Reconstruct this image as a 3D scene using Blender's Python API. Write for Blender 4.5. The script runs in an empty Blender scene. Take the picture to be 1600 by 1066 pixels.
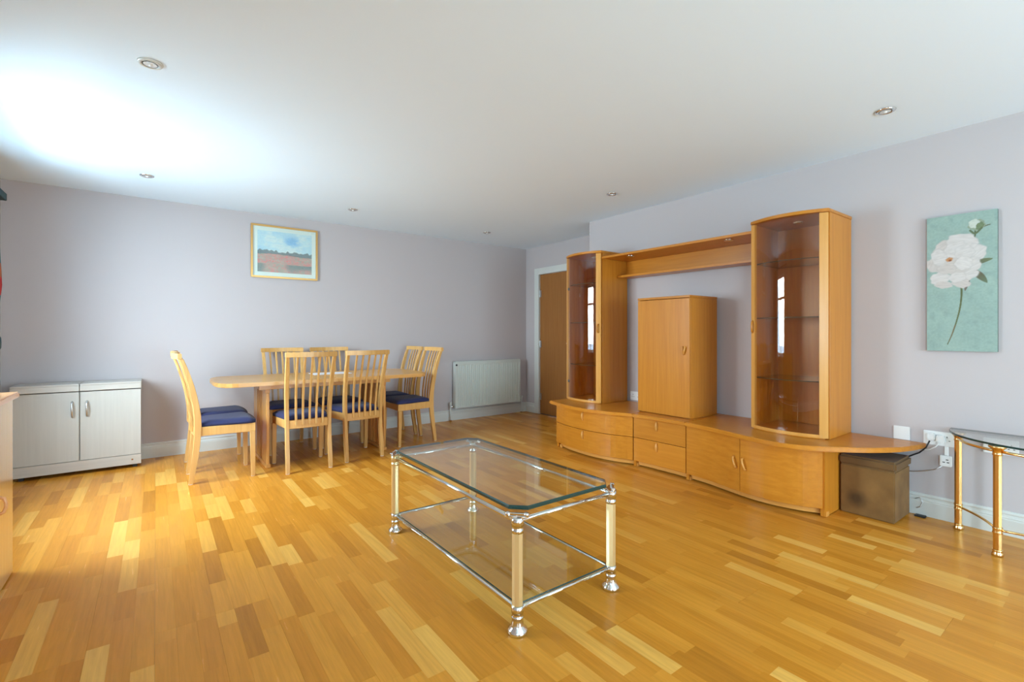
import bpy, bmesh, math, random
import numpy as np
from mathutils import Vector, Matrix

C = bpy.context.scene.collection
S = bpy.context.scene
PI = math.pi

# ------------------------------------------------------------ camera, world, lights, exposure
cam_d = bpy.data.cameras.new('camera'); cam = bpy.data.objects.new('camera', cam_d); C.objects.link(cam)
cam_d.sensor_width = 36.0; cam_d.lens = 36.0 * 744.8 / 1600.0
cam_d.shift_y = -12.0 / 1600.0
cam_d.clip_start = 0.02; cam_d.clip_end = 200
cam.location = (0, 0, 1.153)
cam.rotation_euler = (PI / 2, 0, -0.642)
S.camera = cam

S.view_settings.view_transform = 'Standard'
S.view_settings.look = 'None'
S.view_settings.exposure = 0.40
S.view_settings.gamma = 1.0
S.view_settings.use_curve_mapping = False
S.render.engine = 'CYCLES'
S.cycles.use_denoising = True
S.cycles.max_bounces = 12
S.cycles.diffuse_bounces = 6
S.cycles.glossy_bounces = 6
S.cycles.transparent_max_bounces = 24
S.cycles.sample_clamp_indirect = 6.0
S.cycles.caustics_reflective = False
S.cycles.caustics_refractive = False

w = bpy.data.worlds.new('world'); S.world = w; w.use_nodes = True
bg = w.node_tree.nodes['Background']
bg.inputs['Color'].default_value = (0.78, 0.88, 1.0, 1); bg.inputs['Strength'].default_value = 3.0


def area(name, loc, rot, sx, sy, power, col=(1, 1, 1)):
    d = bpy.data.lights.new(name, 'AREA'); d.shape = 'RECTANGLE'; d.size = sx; d.size_y = sy
    d.energy = power; d.color = col
    o = bpy.data.objects.new(name, d); C.objects.link(o); o.location = loc; o.rotation_euler = rot
    return o


SKY = (0.68, 0.86, 1.04)
# daylight through the left window, plus lamps for an added second window and patio doors
area('window_and_added_daylight', (-1.72, 3.95, 1.72), (0, -math.radians(62), 0), 1.80, 1.55, 250, (0.78, 0.90, 1.0))
area('window_and_added_daylight', (-1.16, 3.95, 1.43), (0, -PI / 2, 0), 1.30, 1.20, 36, (0.46, 0.78, 1.18))
area('window_and_added_daylight', (-1.45, -1.72, 1.15), (0, -math.radians(110), 0), 1.40, 1.60, 165, (0.54, 0.83, 1.09))  # lamp of the invented, unseen second window, tilted up to brighten the ceiling
area('added_patio_light', (1.9, -3.40, 1.45), (math.radians(66), 0, 0), 2.6, 2.2, 48, (1.0, 0.96, 0.9))  # added lamp outside the invented patio doors, tipped down onto the near floor
area('added_patio_light', (1.9, -3.35, .75), (math.radians(112), 0, 0), 2.6, 2.0, 175, (0.54, 0.83, 1.09))  # second added lamp there, tipped up to lift the ceiling

# ------------------------------------------------------------ room dimensions
XL, YB, XR1, XR2 = -1.00, 5.546, 3.904, 4.408       # left wall, back wall, right wall, recess wall
YS, YREC, H = -2.8, 3.767, 2.4

# ------------------------------------------------------------ helpers
class MB:
    """collects shapes in world coordinates and links them as ONE mesh object"""
    def __init__(s): s.bm = bmesh.new()

    def box(s, x0, x1, y0, y1, z0, z1, bev=0.0, seg=1):
        b = bmesh.new(); bmesh.ops.create_cube(b, size=1)
        for v in b.verts:
            v.co = Vector(((x0 + x1) / 2 + v.co.x * (x1 - x0), (y0 + y1) / 2 + v.co.y * (y1 - y0), (z0 + z1) / 2 + v.co.z * (z1 - z0)))
        if bev > 0: bmesh.ops.bevel(b, geom=b.edges[:], offset=bev, segments=seg, affect='EDGES', clamp_overlap=True)
        return s.add(b)

    def add(s, b, smooth=False):
        if smooth:
            for f in b.faces: f.smooth = True
        me = bpy.data.meshes.new('t'); b.to_mesh(me); b.free(); s.bm.from_mesh(me); bpy.data.meshes.remove(me)
        return s

    def prism(s, pts, z0, z1, bev=0.0, seg=1, smooth=False):
        b = bmesh.new()
        lo = [b.verts.new((p[0], p[1], z0)) for p in pts]; hi = [b.verts.new((p[0], p[1], z1)) for p in pts]
        n = len(pts)
        b.faces.new(lo[::-1]); b.faces.new(hi)
        for i in range(n):
            f = b.faces.new((lo[i], lo[(i + 1) % n], hi[(i + 1) % n], hi[i])); f.smooth = smooth
        bmesh.ops.recalc_face_normals(b, faces=b.faces[:])
        if bev > 0:
            es = [e for e in b.edges if abs(e.verts[0].co.z - e.verts[1].co.z) < 1e-6]
            bmesh.ops.bevel(b, geom=es, offset=bev, segments=seg, affect='EDGES', clamp_overlap=True)
        return s.add(b)

    def lathe(s, cx, cy, prof, n=24, axis='z', base=(0, 0, 0)):
        """prof: list of (radius, height)"""
        b = bmesh.new(); rings = []
        for r, z in prof:
            ring = []
            for k in range(n):
                a = 2 * PI * (k + .5) / n; p = (cx + r * math.cos(a), cy + r * math.sin(a), z)
                ring.append(b.verts.new(p))
            rings.append(ring)
        for a, c in zip(rings, rings[1:]):
            for k in range(n):
                f = b.faces.new((a[k], a[(k + 1) % n], c[(k + 1) % n], c[k])); f.smooth = n > 10
        if prof[0][0] > 1e-5: b.faces.new(rings[0][::-1])
        if prof[-1][0] > 1e-5: b.faces.new(rings[-1])
        bmesh.ops.remove_doubles(b, verts=b.verts[:], dist=1e-6)
        return s.add(b)

    def tube(s, pts, r, n=12):
        pts = [Vector(p) for p in pts]; b = bmesh.new(); rings = []
        up = Vector((0, 0, 1))
        t0 = (pts[1] - pts[0]).normalized()
        u = t0.cross(up)
        if u.length < 1e-3: u = t0.cross(Vector((1, 0, 0)))
        u.normalize()
        for i, p in enumerate(pts):
            t = (pts[min(i + 1, len(pts) - 1)] - pts[max(i - 1, 0)]).normalized()
            u = (u - t * u.dot(t)).normalized(); v = t.cross(u)
            rings.append([b.verts.new(p + r * (math.cos(2 * PI * k / n) * u + math.sin(2 * PI * k / n) * v)) for k in range(n)])
        for a, c in zip(rings, rings[1:]):
            for k in range(n):
                f = b.faces.new((a[k], a[(k + 1) % n], c[(k + 1) % n], c[k])); f.smooth = True
        b.faces.new(rings[0][::-1]); b.faces.new(rings[-1])
        bmesh.ops.recalc_face_normals(b, faces=b.faces[:])
        return s.add(b)

    def loft(s, secs, smooth=False):
        """secs: list of (x, y, z, wx, dy) rectangles, lofted upward"""
        b = bmesh.new(); rings = []
        for x, y, z, wx, dy in secs:
            rings.append([b.verts.new((x + a * wx / 2, y + c * dy / 2, z)) for a, c in ((-1, -1), (1, -1), (1, 1), (-1, 1))])
        for a, c in zip(rings, rings[1:]):
            for k in range(4):
                f = b.faces.new((a[k], a[(k + 1) % 4], c[(k + 1) % 4], c[k])); f.smooth = smooth
        b.faces.new(rings[0][::-1]); b.faces.new(rings[-1])
        es = [e for e in b.edges if abs(e.verts[0].co.z - e.verts[1].co.z) > 1e-4]
        bmesh.ops.bevel(b, geom=es, offset=.0025, segments=1, affect='EDGES', clamp_overlap=True)
        return s.add(b)

    def strip(s, path, thick, z0, z1, bev=0.0015):
        """vertical board following an (x,y) path; thickness to the left-hand side"""
        n = len(path); outer = [Vector(p) for p in path]; inner = []
        for i in range(n):
            t = (outer[min(i + 1, n - 1)] - outer[max(i - 1, 0)]).normalized()
            inner.append(outer[i] + Vector((-t.y, t.x)) * thick)
        return s.prism([tuple(p) for p in outer] + [tuple(p) for p in inner[::-1]], z0, z1, bev)

    def build(s, name, mats, parent=None, xf=None):
        me = bpy.data.meshes.new(name)
        if xf is not None: s.bm.transform(xf)
        o = wloc(parent)
        if parent is not None: s.bm.transform(Matrix.Translation(-o))
        s.bm.to_mesh(me); s.bm.free()
        for m in (mats if isinstance(mats, (list, tuple)) else [mats]): me.materials.append(m)
        ob = bpy.data.objects.new(name, me); C.objects.link(ob)
        if parent is not None: ob.parent = parent
        return ob


def wloc(p):
    v = Vector((0, 0, 0))
    while p is not None: v += p.location; p = p.parent
    return v


def tag(o, label=None, cat=None, group=None, kind=None):
    if label: o['label'] = label
    if cat: o['category'] = cat
    if group: o['group'] = group
    if kind: o['kind'] = kind
    return o


def thing(name, label, cat, loc, group=None):
    o = bpy.data.objects.new(name, None); C.objects.link(o); o.location = loc; o.empty_display_size = .1
    return tag(o, label, cat, group)


def rebase(o):
    """put a single-mesh thing's origin at its base centre"""
    me = o.data; n = len(me.vertices); co = np.empty(n * 3); me.vertices.foreach_get('co', co); co = co.reshape(-1, 3)
    c = (co.min(0) + co.max(0)) / 2; c[2] = co[:, 2].min()
    me.transform(Matrix.Translation(-Vector(c))); o.location = Vector(c)
    return o


def solo(mb, name, mat, label, cat, group=None):
    return rebase(tag(mb.build(name, mat), label, cat, group))


def struct(mb, name, mat, parent=None):
    o = mb.build(name, mat, parent); o['kind'] = 'structure'; return o


def copy_tree(o, parent=None):
    c = o.copy(); C.objects.link(c); c.parent = parent
    for ch in list(o.children): copy_tree(ch, c)
    return c


# ------------------------------------------------------------ materials
def nt(name):
    m = bpy.data.materials.new(name); m.use_nodes = True; t = m.node_tree
    return m, t, t.nodes['Principled BSDF']


def simple(name, col, rough=.5, metal=0.0, spec=.5, noise=None, bump=0.0, bscale=200, coat=0.0):
    m, t, p = nt(name)
    p.inputs['Base Color'].default_value = (*col, 1); p.inputs['Roughness'].default_value = rough
    p.inputs['Metallic'].default_value = metal; p.inputs['Specular IOR Level'].default_value = spec
    p.inputs['Coat Weight'].default_value = coat
    if noise:
        amt, sc = noise
        tc = t.nodes.new('ShaderNodeTexCoord'); n = t.nodes.new('ShaderNodeTexNoise'); n.inputs['Scale'].default_value = sc
        n.inputs['Detail'].default_value = 5
        mx = t.nodes.new('ShaderNodeMix'); mx.data_type = 'RGBA'
        mx.inputs[6].default_value = (*[c * (1 - amt) for c in col], 1); mx.inputs[7].default_value = (*[min(1, c * (1 + amt)) for c in col], 1)
        t.links.new(tc.outputs['Object'], n.inputs['Vector']); t.links.new(n.outputs['Fac'], mx.inputs[0]); t.links.new(mx.outputs[2], p.inputs['Base Color'])
    if bump:
        tc = t.nodes.new('ShaderNodeTexCoord'); n = t.nodes.new('ShaderNodeTexNoise'); n.inputs['Scale'].default_value = bscale
        b = t.nodes.new('ShaderNodeBump'); b.inputs['Strength'].default_value = bump; b.inputs['Distance'].default_value = .002
        t.links.new(tc.outputs['Object'], n.inputs['Vector']); t.links.new(n.outputs['Fac'], b.inputs['Height']); t.links.new(b.outputs['Normal'], p.inputs['Normal'])
    return m


def wood(name, ca, cb, axis='z', rough=.3, scale=1.0, per_obj=0.06, coat=0.04):
    """straight fine grain running along one object axis"""
    m, t, p = nt(name)
    p.inputs['Specular IOR Level'].default_value = .35
    p.inputs['Roughness'].default_value = rough; p.inputs['Coat Weight'].default_value = coat; p.inputs['Coat Roughness'].default_value = .12
    tc = t.nodes.new('ShaderNodeTexCoord'); mp = t.nodes.new('ShaderNodeMapping')
    k = {'x': (1.2, 28, 28), 'y': (28, 1.2, 28), 'z': (28, 28, 1.2)}[axis]
    mp.inputs['Scale'].default_value = tuple(c * scale for c in k)
    oi = t.nodes.new('ShaderNodeObjectInfo'); ad = t.nodes.new('ShaderNodeVectorMath'); ad.operation = 'ADD'
    ml = t.nodes.new('ShaderNodeMath'); ml.operation = 'MULTIPLY'; ml.inputs[1].default_value = 13.0
    t.links.new(oi.outputs['Random'], ml.inputs[0]); t.links.new(tc.outputs['Object'], mp.inputs['Vector'])
    t.links.new(mp.outputs['Vector'], ad.inputs[0]); t.links.new(ml.outputs[0], ad.inputs[1])
    n = t.nodes.new('ShaderNodeTexNoise'); n.inputs['Scale'].default_value = 1.6; n.inputs['Detail'].default_value = 6; n.inputs['Roughness'].default_value = .6
    t.links.new(ad.outputs[0], n.inputs['Vector'])
    cr = t.nodes.new('ShaderNodeValToRGB'); cr.color_ramp.elements[0].position = .3; cr.color_ramp.elements[1].position = .72
    cr.color_ramp.elements[0].color = (*ca, 1); cr.color_ramp.elements[1].color = (*cb, 1)
    t.links.new(n.outputs['Fac'], cr.inputs['Fac'])
    hs = t.nodes.new('ShaderNodeHueSaturation'); mr = t.nodes.new('ShaderNodeMapRange')
    mr.inputs['To Min'].default_value = 1 - per_obj; mr.inputs['To Max'].default_value = 1 + per_obj
    t.links.new(oi.outputs['Random'], mr.inputs['Value']); t.links.new(mr.outputs[0], hs.inputs['Value'])
    t.links.new(cr.outputs['Color'], hs.inputs['Color']); t.links.new(hs.outputs['Color'], p.inputs['Base Color'])
    return m


def floor_mat():
    """oak / beech strips: tone per strip from the attribute 'tone', grain along y"""
    m, t, p = nt('floor_strip_wood')
    p.inputs['Roughness'].default_value = .23; p.inputs['Coat Weight'].default_value = .0; p.inputs['Specular IOR Level'].default_value = .15
    at = t.nodes.new('ShaderNodeAttribute'); at.attribute_name = 'tone'
    sp = t.nodes.new('ShaderNodeSeparateColor'); t.links.new(at.outputs['Color'], sp.inputs[0])
    g = t.nodes.new('ShaderNodeNewGeometry'); mp = t.nodes.new('ShaderNodeMapping'); mp.inputs['Scale'].default_value = (46, 2.2, 1)
    t.links.new(g.outputs['Position'], mp.inputs['Vector'])
    ad = t.nodes.new('ShaderNodeVectorMath'); ad.operation = 'ADD'
    cb = t.nodes.new('ShaderNodeCombineXYZ'); ml = t.nodes.new('ShaderNodeMath'); ml.operation = 'MULTIPLY'; ml.inputs[1].default_value = 57
    t.links.new(sp.outputs[1], ml.inputs[0]); t.links.new(ml.outputs[0], cb.inputs[2])
    t.links.new(mp.outputs['Vector'], ad.inputs[0]); t.links.new(cb.outputs[0], ad.inputs[1])
    n = t.nodes.new('ShaderNodeTexNoise'); n.inputs['Scale'].default_value = 1.5; n.inputs['Detail'].default_value = 7; n.inputs['Roughness'].default_value = .62
    n.inputs['Distortion'].default_value = .5
    t.links.new(ad.outputs[0], n.inputs['Vector'])
    cr = t.nodes.new('ShaderNodeValToRGB'); e = cr.color_ramp.elements
    e[0].position = 0.0; e[0].color = (.45, .170, .017, 1); e[1].position = 1.0; e[1].color = (.77, .41, .085, 1)
    x = e.new(.35); x.color = (.56, .212, .020, 1)
    x = e.new(.7); x.color = (.67, .285, .034, 1)
    t.links.new(sp.outputs[0], cr.inputs['Fac'])
    mr = t.nodes.new('ShaderNodeMapRange'); mr.inputs['From Min'].default_value = .3; mr.inputs['From Max'].default_value = .7
    mr.inputs['To Min'].default_value = .87; mr.inputs['To Max'].default_value = 1.09
    t.links.new(n.outputs['Fac'], mr.inputs['Value'])
    hs = t.nodes.new('ShaderNodeHueSaturation'); t.links.new(mr.outputs[0], hs.inputs['Value']); t.links.new(cr.outputs['Color'], hs.inputs['Color'])
    t.links.new(hs.outputs['Color'], p.inputs['Base Color'])
    rr = t.nodes.new('ShaderNodeMapRange'); rr.inputs['To Min'].default_value = .19; rr.inputs['To Max'].default_value = .31
    t.links.new(n.outputs['Fac'], rr.inputs['Value']); t.links.new(rr.outputs[0], p.inputs['Roughness'])
    return m


def glass(name, tint=(.96, .985, .97), rough=.0, ior=1.45, refl=(1, 1, 1)):
    """thin clear pane: straight-through tint plus Fresnel reflection"""
    m = bpy.data.materials.new(name); m.use_nodes = True; t = m.node_tree; t.nodes.clear()
    o = t.nodes.new('ShaderNodeOutputMaterial'); tr = t.nodes.new('ShaderNodeBsdfTransparent'); gl = t.nodes.new('ShaderNodeBsdfGlossy')
    # Schlick reflectance from the facing angle, the same from both sides of the pane
    mx = t.nodes.new('ShaderNodeMixShader'); ge = t.nodes.new('ShaderNodeNewGeometry'); dt = t.nodes.new('ShaderNodeVectorMath'); dt.operation = 'DOT_PRODUCT'
    t.links.new(ge.outputs['Normal'], dt.inputs[0]); t.links.new(ge.outputs['Incoming'], dt.inputs[1])
    def mth(op, a, b=None):
        q = t.nodes.new('ShaderNodeMath'); q.operation = op
        for i, v in enumerate((a, b)):
            if v is None: continue
            if isinstance(v, (int, float)): q.inputs[i].default_value = v
            else: t.links.new(v, q.inputs[i])
        return q.outputs[0]
    r0 = ((ior - 1) / (ior + 1)) ** 2
    fr = mth('MULTIPLY_ADD', mth('POWER', mth('SUBTRACT', 1.0, mth('ABSOLUTE', dt.outputs['Value'])), 5.0), 1 - r0)
    fr.node.inputs[2].default_value = r0
    tr.inputs['Color'].default_value = (*tint, 1); gl.inputs['Color'].default_value = (*refl, 1); gl.inputs['Roughness'].default_value = rough
    t.links.new(fr, mx.inputs[0]); t.links.new(tr.outputs[0], mx.inputs[1]); t.links.new(gl.outputs[0], mx.inputs[2]); t.links.new(mx.outputs[0], o.inputs[0])
    return m


def painted(name, attr='paint', rough=.6, sheen=False):
    m, t, p = nt(name); at = t.nodes.new('ShaderNodeAttribute'); at.attribute_name = attr
    p.inputs['Roughness'].default_value = rough
    t.links.new(at.outputs['Color'], p.inputs['Base Color'])
    return m


M = {}
M['wall'] = simple('lilac_wall_paint', (.505, .452, .445), .85, bump=.15, bscale=260, noise=(.012, 2.5))
M['ceiling'] = simple('ceiling_white_paint', (.80, .91, 1.0), .9, bump=.08, bscale=180)
M['gloss_white'] = simple('white_gloss_paint', (.64, .645, .60), .3)
M['rad_white'] = simple('radiator_enamel', (.60, .63, .58), .35)
M['plastic'] = simple('white_plastic', (.80, .80, .78), .35)
M['dark'] = simple('dark_void', (.015, .012, .012), .6)
M['black'] = simple('black_rubber', (.02, .02, .022), .5)
M['floor'] = floor_mat()
M['underfloor'] = simple('dark_joint', (.12, .055, .02), .8)
BE1, BE2 = (.47, .160, .012), (.57, .220, .022)
M['beech_z'] = wood('beech_veneer_upright', BE1, BE2, 'z', .3)
M['beech_y'] = wood('beech_veneer_along', BE1, BE2, 'y', .3)
M['beech_edge'] = wood('beech_lipping', (.58, .25, .048), (.67, .32, .075), 'y', .3)
M['beech_stile'] = wood('beech_stile', (.60, .27, .052), (.68, .33, .078), 'z', .3)
M['chair'] = wood('chair_beech', (.60, .32, .092), (.71, .42, .145), 'z', .35, 1.4)
M['table'] = wood('table_beech', (.60, .30, .08), (.71, .39, .125), 'x', .25, .8)
M['table_z'] = wood('table_beech_upright_shaded', (.54, .24, .055), (.66, .33, .09), 'z', .3, .8)  # darker pedestal beech, shade under the table top put into the colour
M['door'] = wood('door_veneer', (.30, .115, .025), (.37, .15, .036), 'z', .4)
M['desk'] = wood('left_cabinet_veneer', (.68, .40, .13), (.75, .47, .17), 'z', .18, .7, .02, .5)
M['desk_top'] = wood('left_cabinet_top', (.74, .36, .15), (.80, .42, .19), 'y', .12, .7)
M['limed'] = wood('limed_wood', (.46, .44, .40), (.50, .48, .435), 'z', .35, 1.0, .01)
M['limed_top'] = wood('limed_wood_top', (.46, .43, .385), (.52, .48, .43), 'x', .35, 1.0, .01)
M['navy'] = simple('navy_seat_fabric', (.017, .021, .085), .85, bump=.5, bscale=900, noise=(.25, 60))
M['navy'].node_tree.nodes['Principled BSDF'].inputs['Sheen Weight'].default_value = .1
M['chrome'] = simple('polished_chrome', (.80, .80, .78), .08, 1.0)
M['brass'] = simple('champagne_brass', (.90, .77, .43), .28, .8)
M['gold'] = simple('yellow_gold', (.88, .60, .25), .2, 1.0)
M['hinge_dark'] = simple('dark_hinge_cover', (.10, .09, .08), .5)
M['silver'] = simple('brushed_steel', (.62, .62, .62), .3, 1.0)
M['glass'] = glass('clear_glass')
M['glass_edge'] = simple('green_glass_edge', (.012, .042, .034), .08, 0, .5)
M['bronze_glass'] = glass('bronze_tinted_glass', (.94, .87, .78), 0, 1.5)
M['shelf_glass'] = glass('shelf_glass', (.90, .90, .86))
M['shelf_edge'] = simple('dark_shelf_edge', (.07, .06, .035), .1)
M['suede'] = simple('brown_suede', (.14, .070, .020), .95, noise=(.35, 9), bump=.4, bscale=400)
M['suede'].node_tree.nodes['Principled BSDF'].inputs['Sheen Weight'].default_value = .05
M['gold_frame'] = simple('gilt_frame', (.62, .36, .12), .3, .7)
M['mat_card'] = simple('mount_card', (.80, .82, .78), .7)
M['paper'] = simple('white_paper', (.80, .78, .80), .7)
M['bulb'] = simple('lamp_reflector', (.85, .85, .80), .15, .6)
M['lawn'] = simple('lawn', (.10, .22, .05), .9, noise=(.5, 3))
M['patio'] = simple('patio_paving', (.42, .38, .33), .9, noise=(.15, 4))
M['frame_white'] = simple('window_frame_white', (.82, .84, .85), .3)


# ------------------------------------------------------------ room shell
b = MB().box(XL - .2, XR2 + .2, YS - .2, YB + .2, -.12, -.004)
floor = struct(b, 'floor', M['underfloor'])

random.seed(11)
SW = .0665                        # strip width
strips = []
x = XL; col = 0
board_phase = {}
while x < XR2:
    x1 = min(x + SW, XR2); ymax = YB if x1 <= XR2 else YB
    bd = col // 3
    if bd not in board_phase: board_phase[bd] = random.uniform(0, 2.2)
    ends = [YS + board_phase[bd] + k * 2.2 - 2.2 for k in range(8)]
    y = YS; nxt = YS + random.uniform(.12, .5)
    while y < YB - 1e-4:
        cut = min([e for e in ends if e > y + .02] + [YB])
        y1 = min(nxt, cut, YB)
        if YB - y1 < .08: y1 = YB
        if cut - y1 < .07: y1 = min(cut, YB)
        isend = abs(y1 - cut) < 1e-6
        strips.append((x, x1, y, y1, col % 3 == 0, isend))
        y = y1; nxt = y + random.uniform(.24, .62)
    x = x1; col += 1
# strips behind the right wall return are not laid
strips = [s for s in strips if not (s[0] >= XR1 + .03 and s[3] <= YREC + .02)]
ca, sa = math.cos(.642), math.sin(.642)


def view_size(s):
    cx, cy = (s[0] + s[1]) / 2, (s[2] + s[3]) / 2
    d = cx * sa + cy * ca; l = cx * ca - cy * sa
    if d < .4: return -1
    u = 800 + 744.8 * l / d; v = 521 + 744.8 * 1.153 / d
    if u < -60 or u > 1660 or v > 1110: return -1
    return (s[3] - s[2]) * (s[1] - s[0]) / d ** 3


def strip_mesh(bm, s, lay, tone, rnd):
    x0, x1, y0, y1, seam, isend = s
    g = .0001; gx0 = .0004 if seam else g; gy1 = .0006 if isend else g
    z = random.uniform(-.00012, 0)
    a = [bm.verts.new(p) for p in ((x0 + gx0, y0 + g, -.004), (x1 - g, y0 + g, -.004), (x1 - g, y1 - gy1, -.004), (x0 + gx0, y1 - gy1, -.004))]
    c = [bm.verts.new((v.co.x, v.co.y, z)) for v in a]
    fs = [bm.faces.new(c)] + [bm.faces.new((a[k], a[(k + 1) % 4], c[(k + 1) % 4], c[k])) for k in range(4)]
    for f in fs:
        for l in f.loops: l[lay] = (tone, rnd, 0, 1)


def tone():
    r = random.random()
    if r < .07: return random.uniform(.02, .25)
    if r < .86: return random.uniform(.36, .70)
    return random.uniform(.72, 1.0)


order = sorted(range(len(strips)), key=lambda i: -view_size(strips[i]))
big = [i for i in order[:290] if view_size(strips[i]) > 0]
bigset = set(big)
for i in big:
    s = strips[i]; bm = bmesh.new(); lay = bm.loops.layers.float_color.new('tone')
    strip_mesh(bm, s, lay, tone(), random.random())
    c = Vector(((s[0] + s[1]) / 2, (s[2] + s[3]) / 2, 0)); bm.transform(Matrix.Translation(-c))
    me = bpy.data.meshes.new('plank'); bm.to_mesh(me); bm.free(); me.materials.append(M['floor'])
    o = bpy.data.objects.new('plank', me); C.objects.link(o); o.parent = floor; o.location = c
bm = bmesh.new(); lay = bm.loops.layers.float_color.new('tone')
for i, s in enumerate(strips):
    if i not in bigset: strip_mesh(bm, s, lay, tone(), random.random())
me = bpy.data.meshes.new('plank_field'); bm.to_mesh(me); bm.free(); me.materials.append(M['floor'])
o = bpy.data.objects.new('plank_field', me); C.objects.link(o); o.parent = floor; o['kind'] = 'stuff'

struct(MB().box(XL - .2, XR2 + .2, YS - .2, YB + .2, H, H + .12), 'ceiling', M['ceiling'])
struct(MB().box(XL - .2, XR2 + .2, YB, YB + .2, -.12, H), 'wall_back', M['wall'])
W1 = (3.32, 4.58, .78, 2.10); W2 = (-2.50, -.95, .78, 2.10)      # left wall windows (y0,y1,z0,z1); the second is invented, unseen, to supply daylight
b = MB()
T = .16
for y0, y1, z0, z1 in ((YS - .2, W2[0], -.12, H), (W2[1], W1[0], -.12, H), (W1[1], YB, -.12, H),
                       (W2[0], W2[1], -.12, W2[2]), (W2[0], W2[1], W2[3], H), (W1[0], W1[1], -.12, W1[2]), (W1[0], W1[1], W1[3], H)):
    b.box(XL - T, XL, y0, y1, z0, z1)
struct(b, 'wall_left', M['wall'])
P1 = (.65, 3.15, .02, 2.10)  # opening for the added patio doors, out of view
b = MB()
for x0, x1, z0, z1 in ((XL, P1[0], -.12, H), (P1[1], XR1, -.12, H), (P1[0], P1[1], P1[3], H), (P1[0], P1[1], -.12, P1[2])):
    b.box(x0, x1, YS - T, YS, z0, z1)
struct(b, 'wall_front', M['wall'])
struct(MB().box(XR1, XR2 + .2, YS - .2, YREC, -.12, H), 'wall_right', M['wall'])
# recess wall with the door opening
DY0, DY1, DH = 4.46, 5.236, 1.99
b = MB()
b.box(XR2, XR2 + .2, YREC, DY0 - .03, -.12, H); b.box(XR2, XR2 + .2, DY1 + .03, YB, -.12, H); b.box(XR2, XR2 + .2, DY0 - .03, DY1 + .03, DH + .03, H)
struct(b, 'wall_recess', M['wall'])


def skirting(name, pts, side):
    """moulded skirting swept along a straight run; side = inward normal"""
    prof = [(0, 0), (.018, 0), (.018, .088), (.0155, .092), (.0155, .100), (.012, .104), (.010, .116), (.013, .120), (.013, .127), (.008, .134), (0, .136)]
    (xa, ya), (xb, yb) = pts; bm = bmesh.new()
    A = [bm.verts.new((xa + side[0] * d, ya + side[1] * d, z)) for d, z in prof]
    B = [bm.verts.new((xb + side[0] * d, yb + side[1] * d, z)) for d, z in prof]
    for i in range(len(prof) - 1): bm.faces.new((A[i], A[i + 1], B[i + 1], B[i]))
    bm.faces.new(A[::-1]); bm.faces.new(B)
    bmesh.ops.recalc_face_normals(bm, faces=bm.faces[:])
    b = MB(); b.add(bm); return struct(b, name, M['gloss_white'])


skirting('baseboard_back', ((XL, YB), (XR2, YB)), (0, -1))
skirting('baseboard_right', ((XR1, YS), (XR1, YREC)), (-1, 0))
skirting('baseboard_left', ((XL, YS), (XL, YB)), (1, 0))
skirting('baseboard_recess', ((XR2, DY1 + .095), (XR2, YB)), (-1, 0))

# door in the recess
b = MB()
for y0, y1, z0, z1 in ((DY1 + .004, DY1 + .10, 0, DH + .095), (DY0 - .10, DY0 - .004, 0, DH + .095), (DY0 - .004, DY1 + .004, DH + .004, DH + .095)):
    b.box(XR2 - .016, XR2 - .0005, y0, y1, z0, z1, .003)
struct(b, 'trim_1', M['gloss_white'])
b = MB()
for y0, y1, z0, z1 in ((DY1 + .003, DY1 + .03, 0, DH + .03), (DY0 - .03, DY0 - .003, 0, DH + .03), (DY0 - .003, DY1 + .003, DH + .003, DH + .03)):
    b.box(XR2, XR2 + .1, y0, y1, z0, z1)
struct(b, 'trim_2', M['gloss_white'])
door = struct(MB().box(XR2 + .012, XR2 + .052, DY0, DY1, .008, DH, .002), 'door_1', M['door'])
for z in (.25, 1.0, 1.72):
    bb = MB(); bb.lathe(XR2 + .006, DY1 + .002, [(.006, z - .05), (.006, z + .05)], 10); bb.box(XR2 + .002, XR2 + .0115, DY1 - .03, DY1 - .002, z - .048, z + .048)
    bb.build('hinge', M['silver'], door)
bb = MB(); bb.box(XR2 + .004, XR2 + .012, DY0 + .04, DY0 + .075, .92, 1.08, .002); bb.tube([(XR2 + .012, DY0 + .057, 1.02), (XR2 - .035, DY0 + .057, 1.02), (XR2 - .04, DY0 + .07, 1.02), (XR2 - .04, DY0 + .17, 1.02)], .008)
bb.build('lever_handle', M['silver'], door)
struct(MB().box(XR2 + .01, XR2 + .19, DY0 - .03, DY1 + .03, -.10, .002), 'trim_3', M['underfloor'])

# left wall window, then the invented second window and patio doors behind the camera
def window_x(name, y0, y1, z0, z1, xo, cols):
    f = MB(); t = .055
    f.box(xo, xo + .06, y0, y0 + t, z0, z1, .004); f.box(xo, xo + .06, y1 - t, y1, z0, z1, .004)
    f.box(xo, xo + .06, y0 + t, y1 - t, z0, z0 + t, .004); f.box(xo, xo + .06, y0 + t, y1 - t, z1 - t, z1, .004)
    for k in range(1, cols):
        yc = y0 + (y1 - y0) * k / cols; f.box(xo + .002, xo + .058, yc - .035, yc + .035, z0 + t, z1 - t, .004)
    zc = z1 - .38; f.box(xo + .004, xo + .056, y0 + t, y1 - t, zc - .02, zc + .02, .003)
    win = struct(f, name, M['frame_white'])
    for k in range(cols):
        ya = y0 + (y1 - y0) * k / cols + .04; yb = y0 + (y1 - y0) * (k + 1) / cols - .04
        MB().box(xo + .026, xo + .032, ya, yb, z0 + .05, z1 - .05).build('pane', M['glass'], win)
    MB().box(xo + .06, XL + .03, y0 - .02, y1 + .02, z0 - .025, z0 + .002, .006, 2).build('window_sill', M['gloss_white'], win)
    return win


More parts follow.
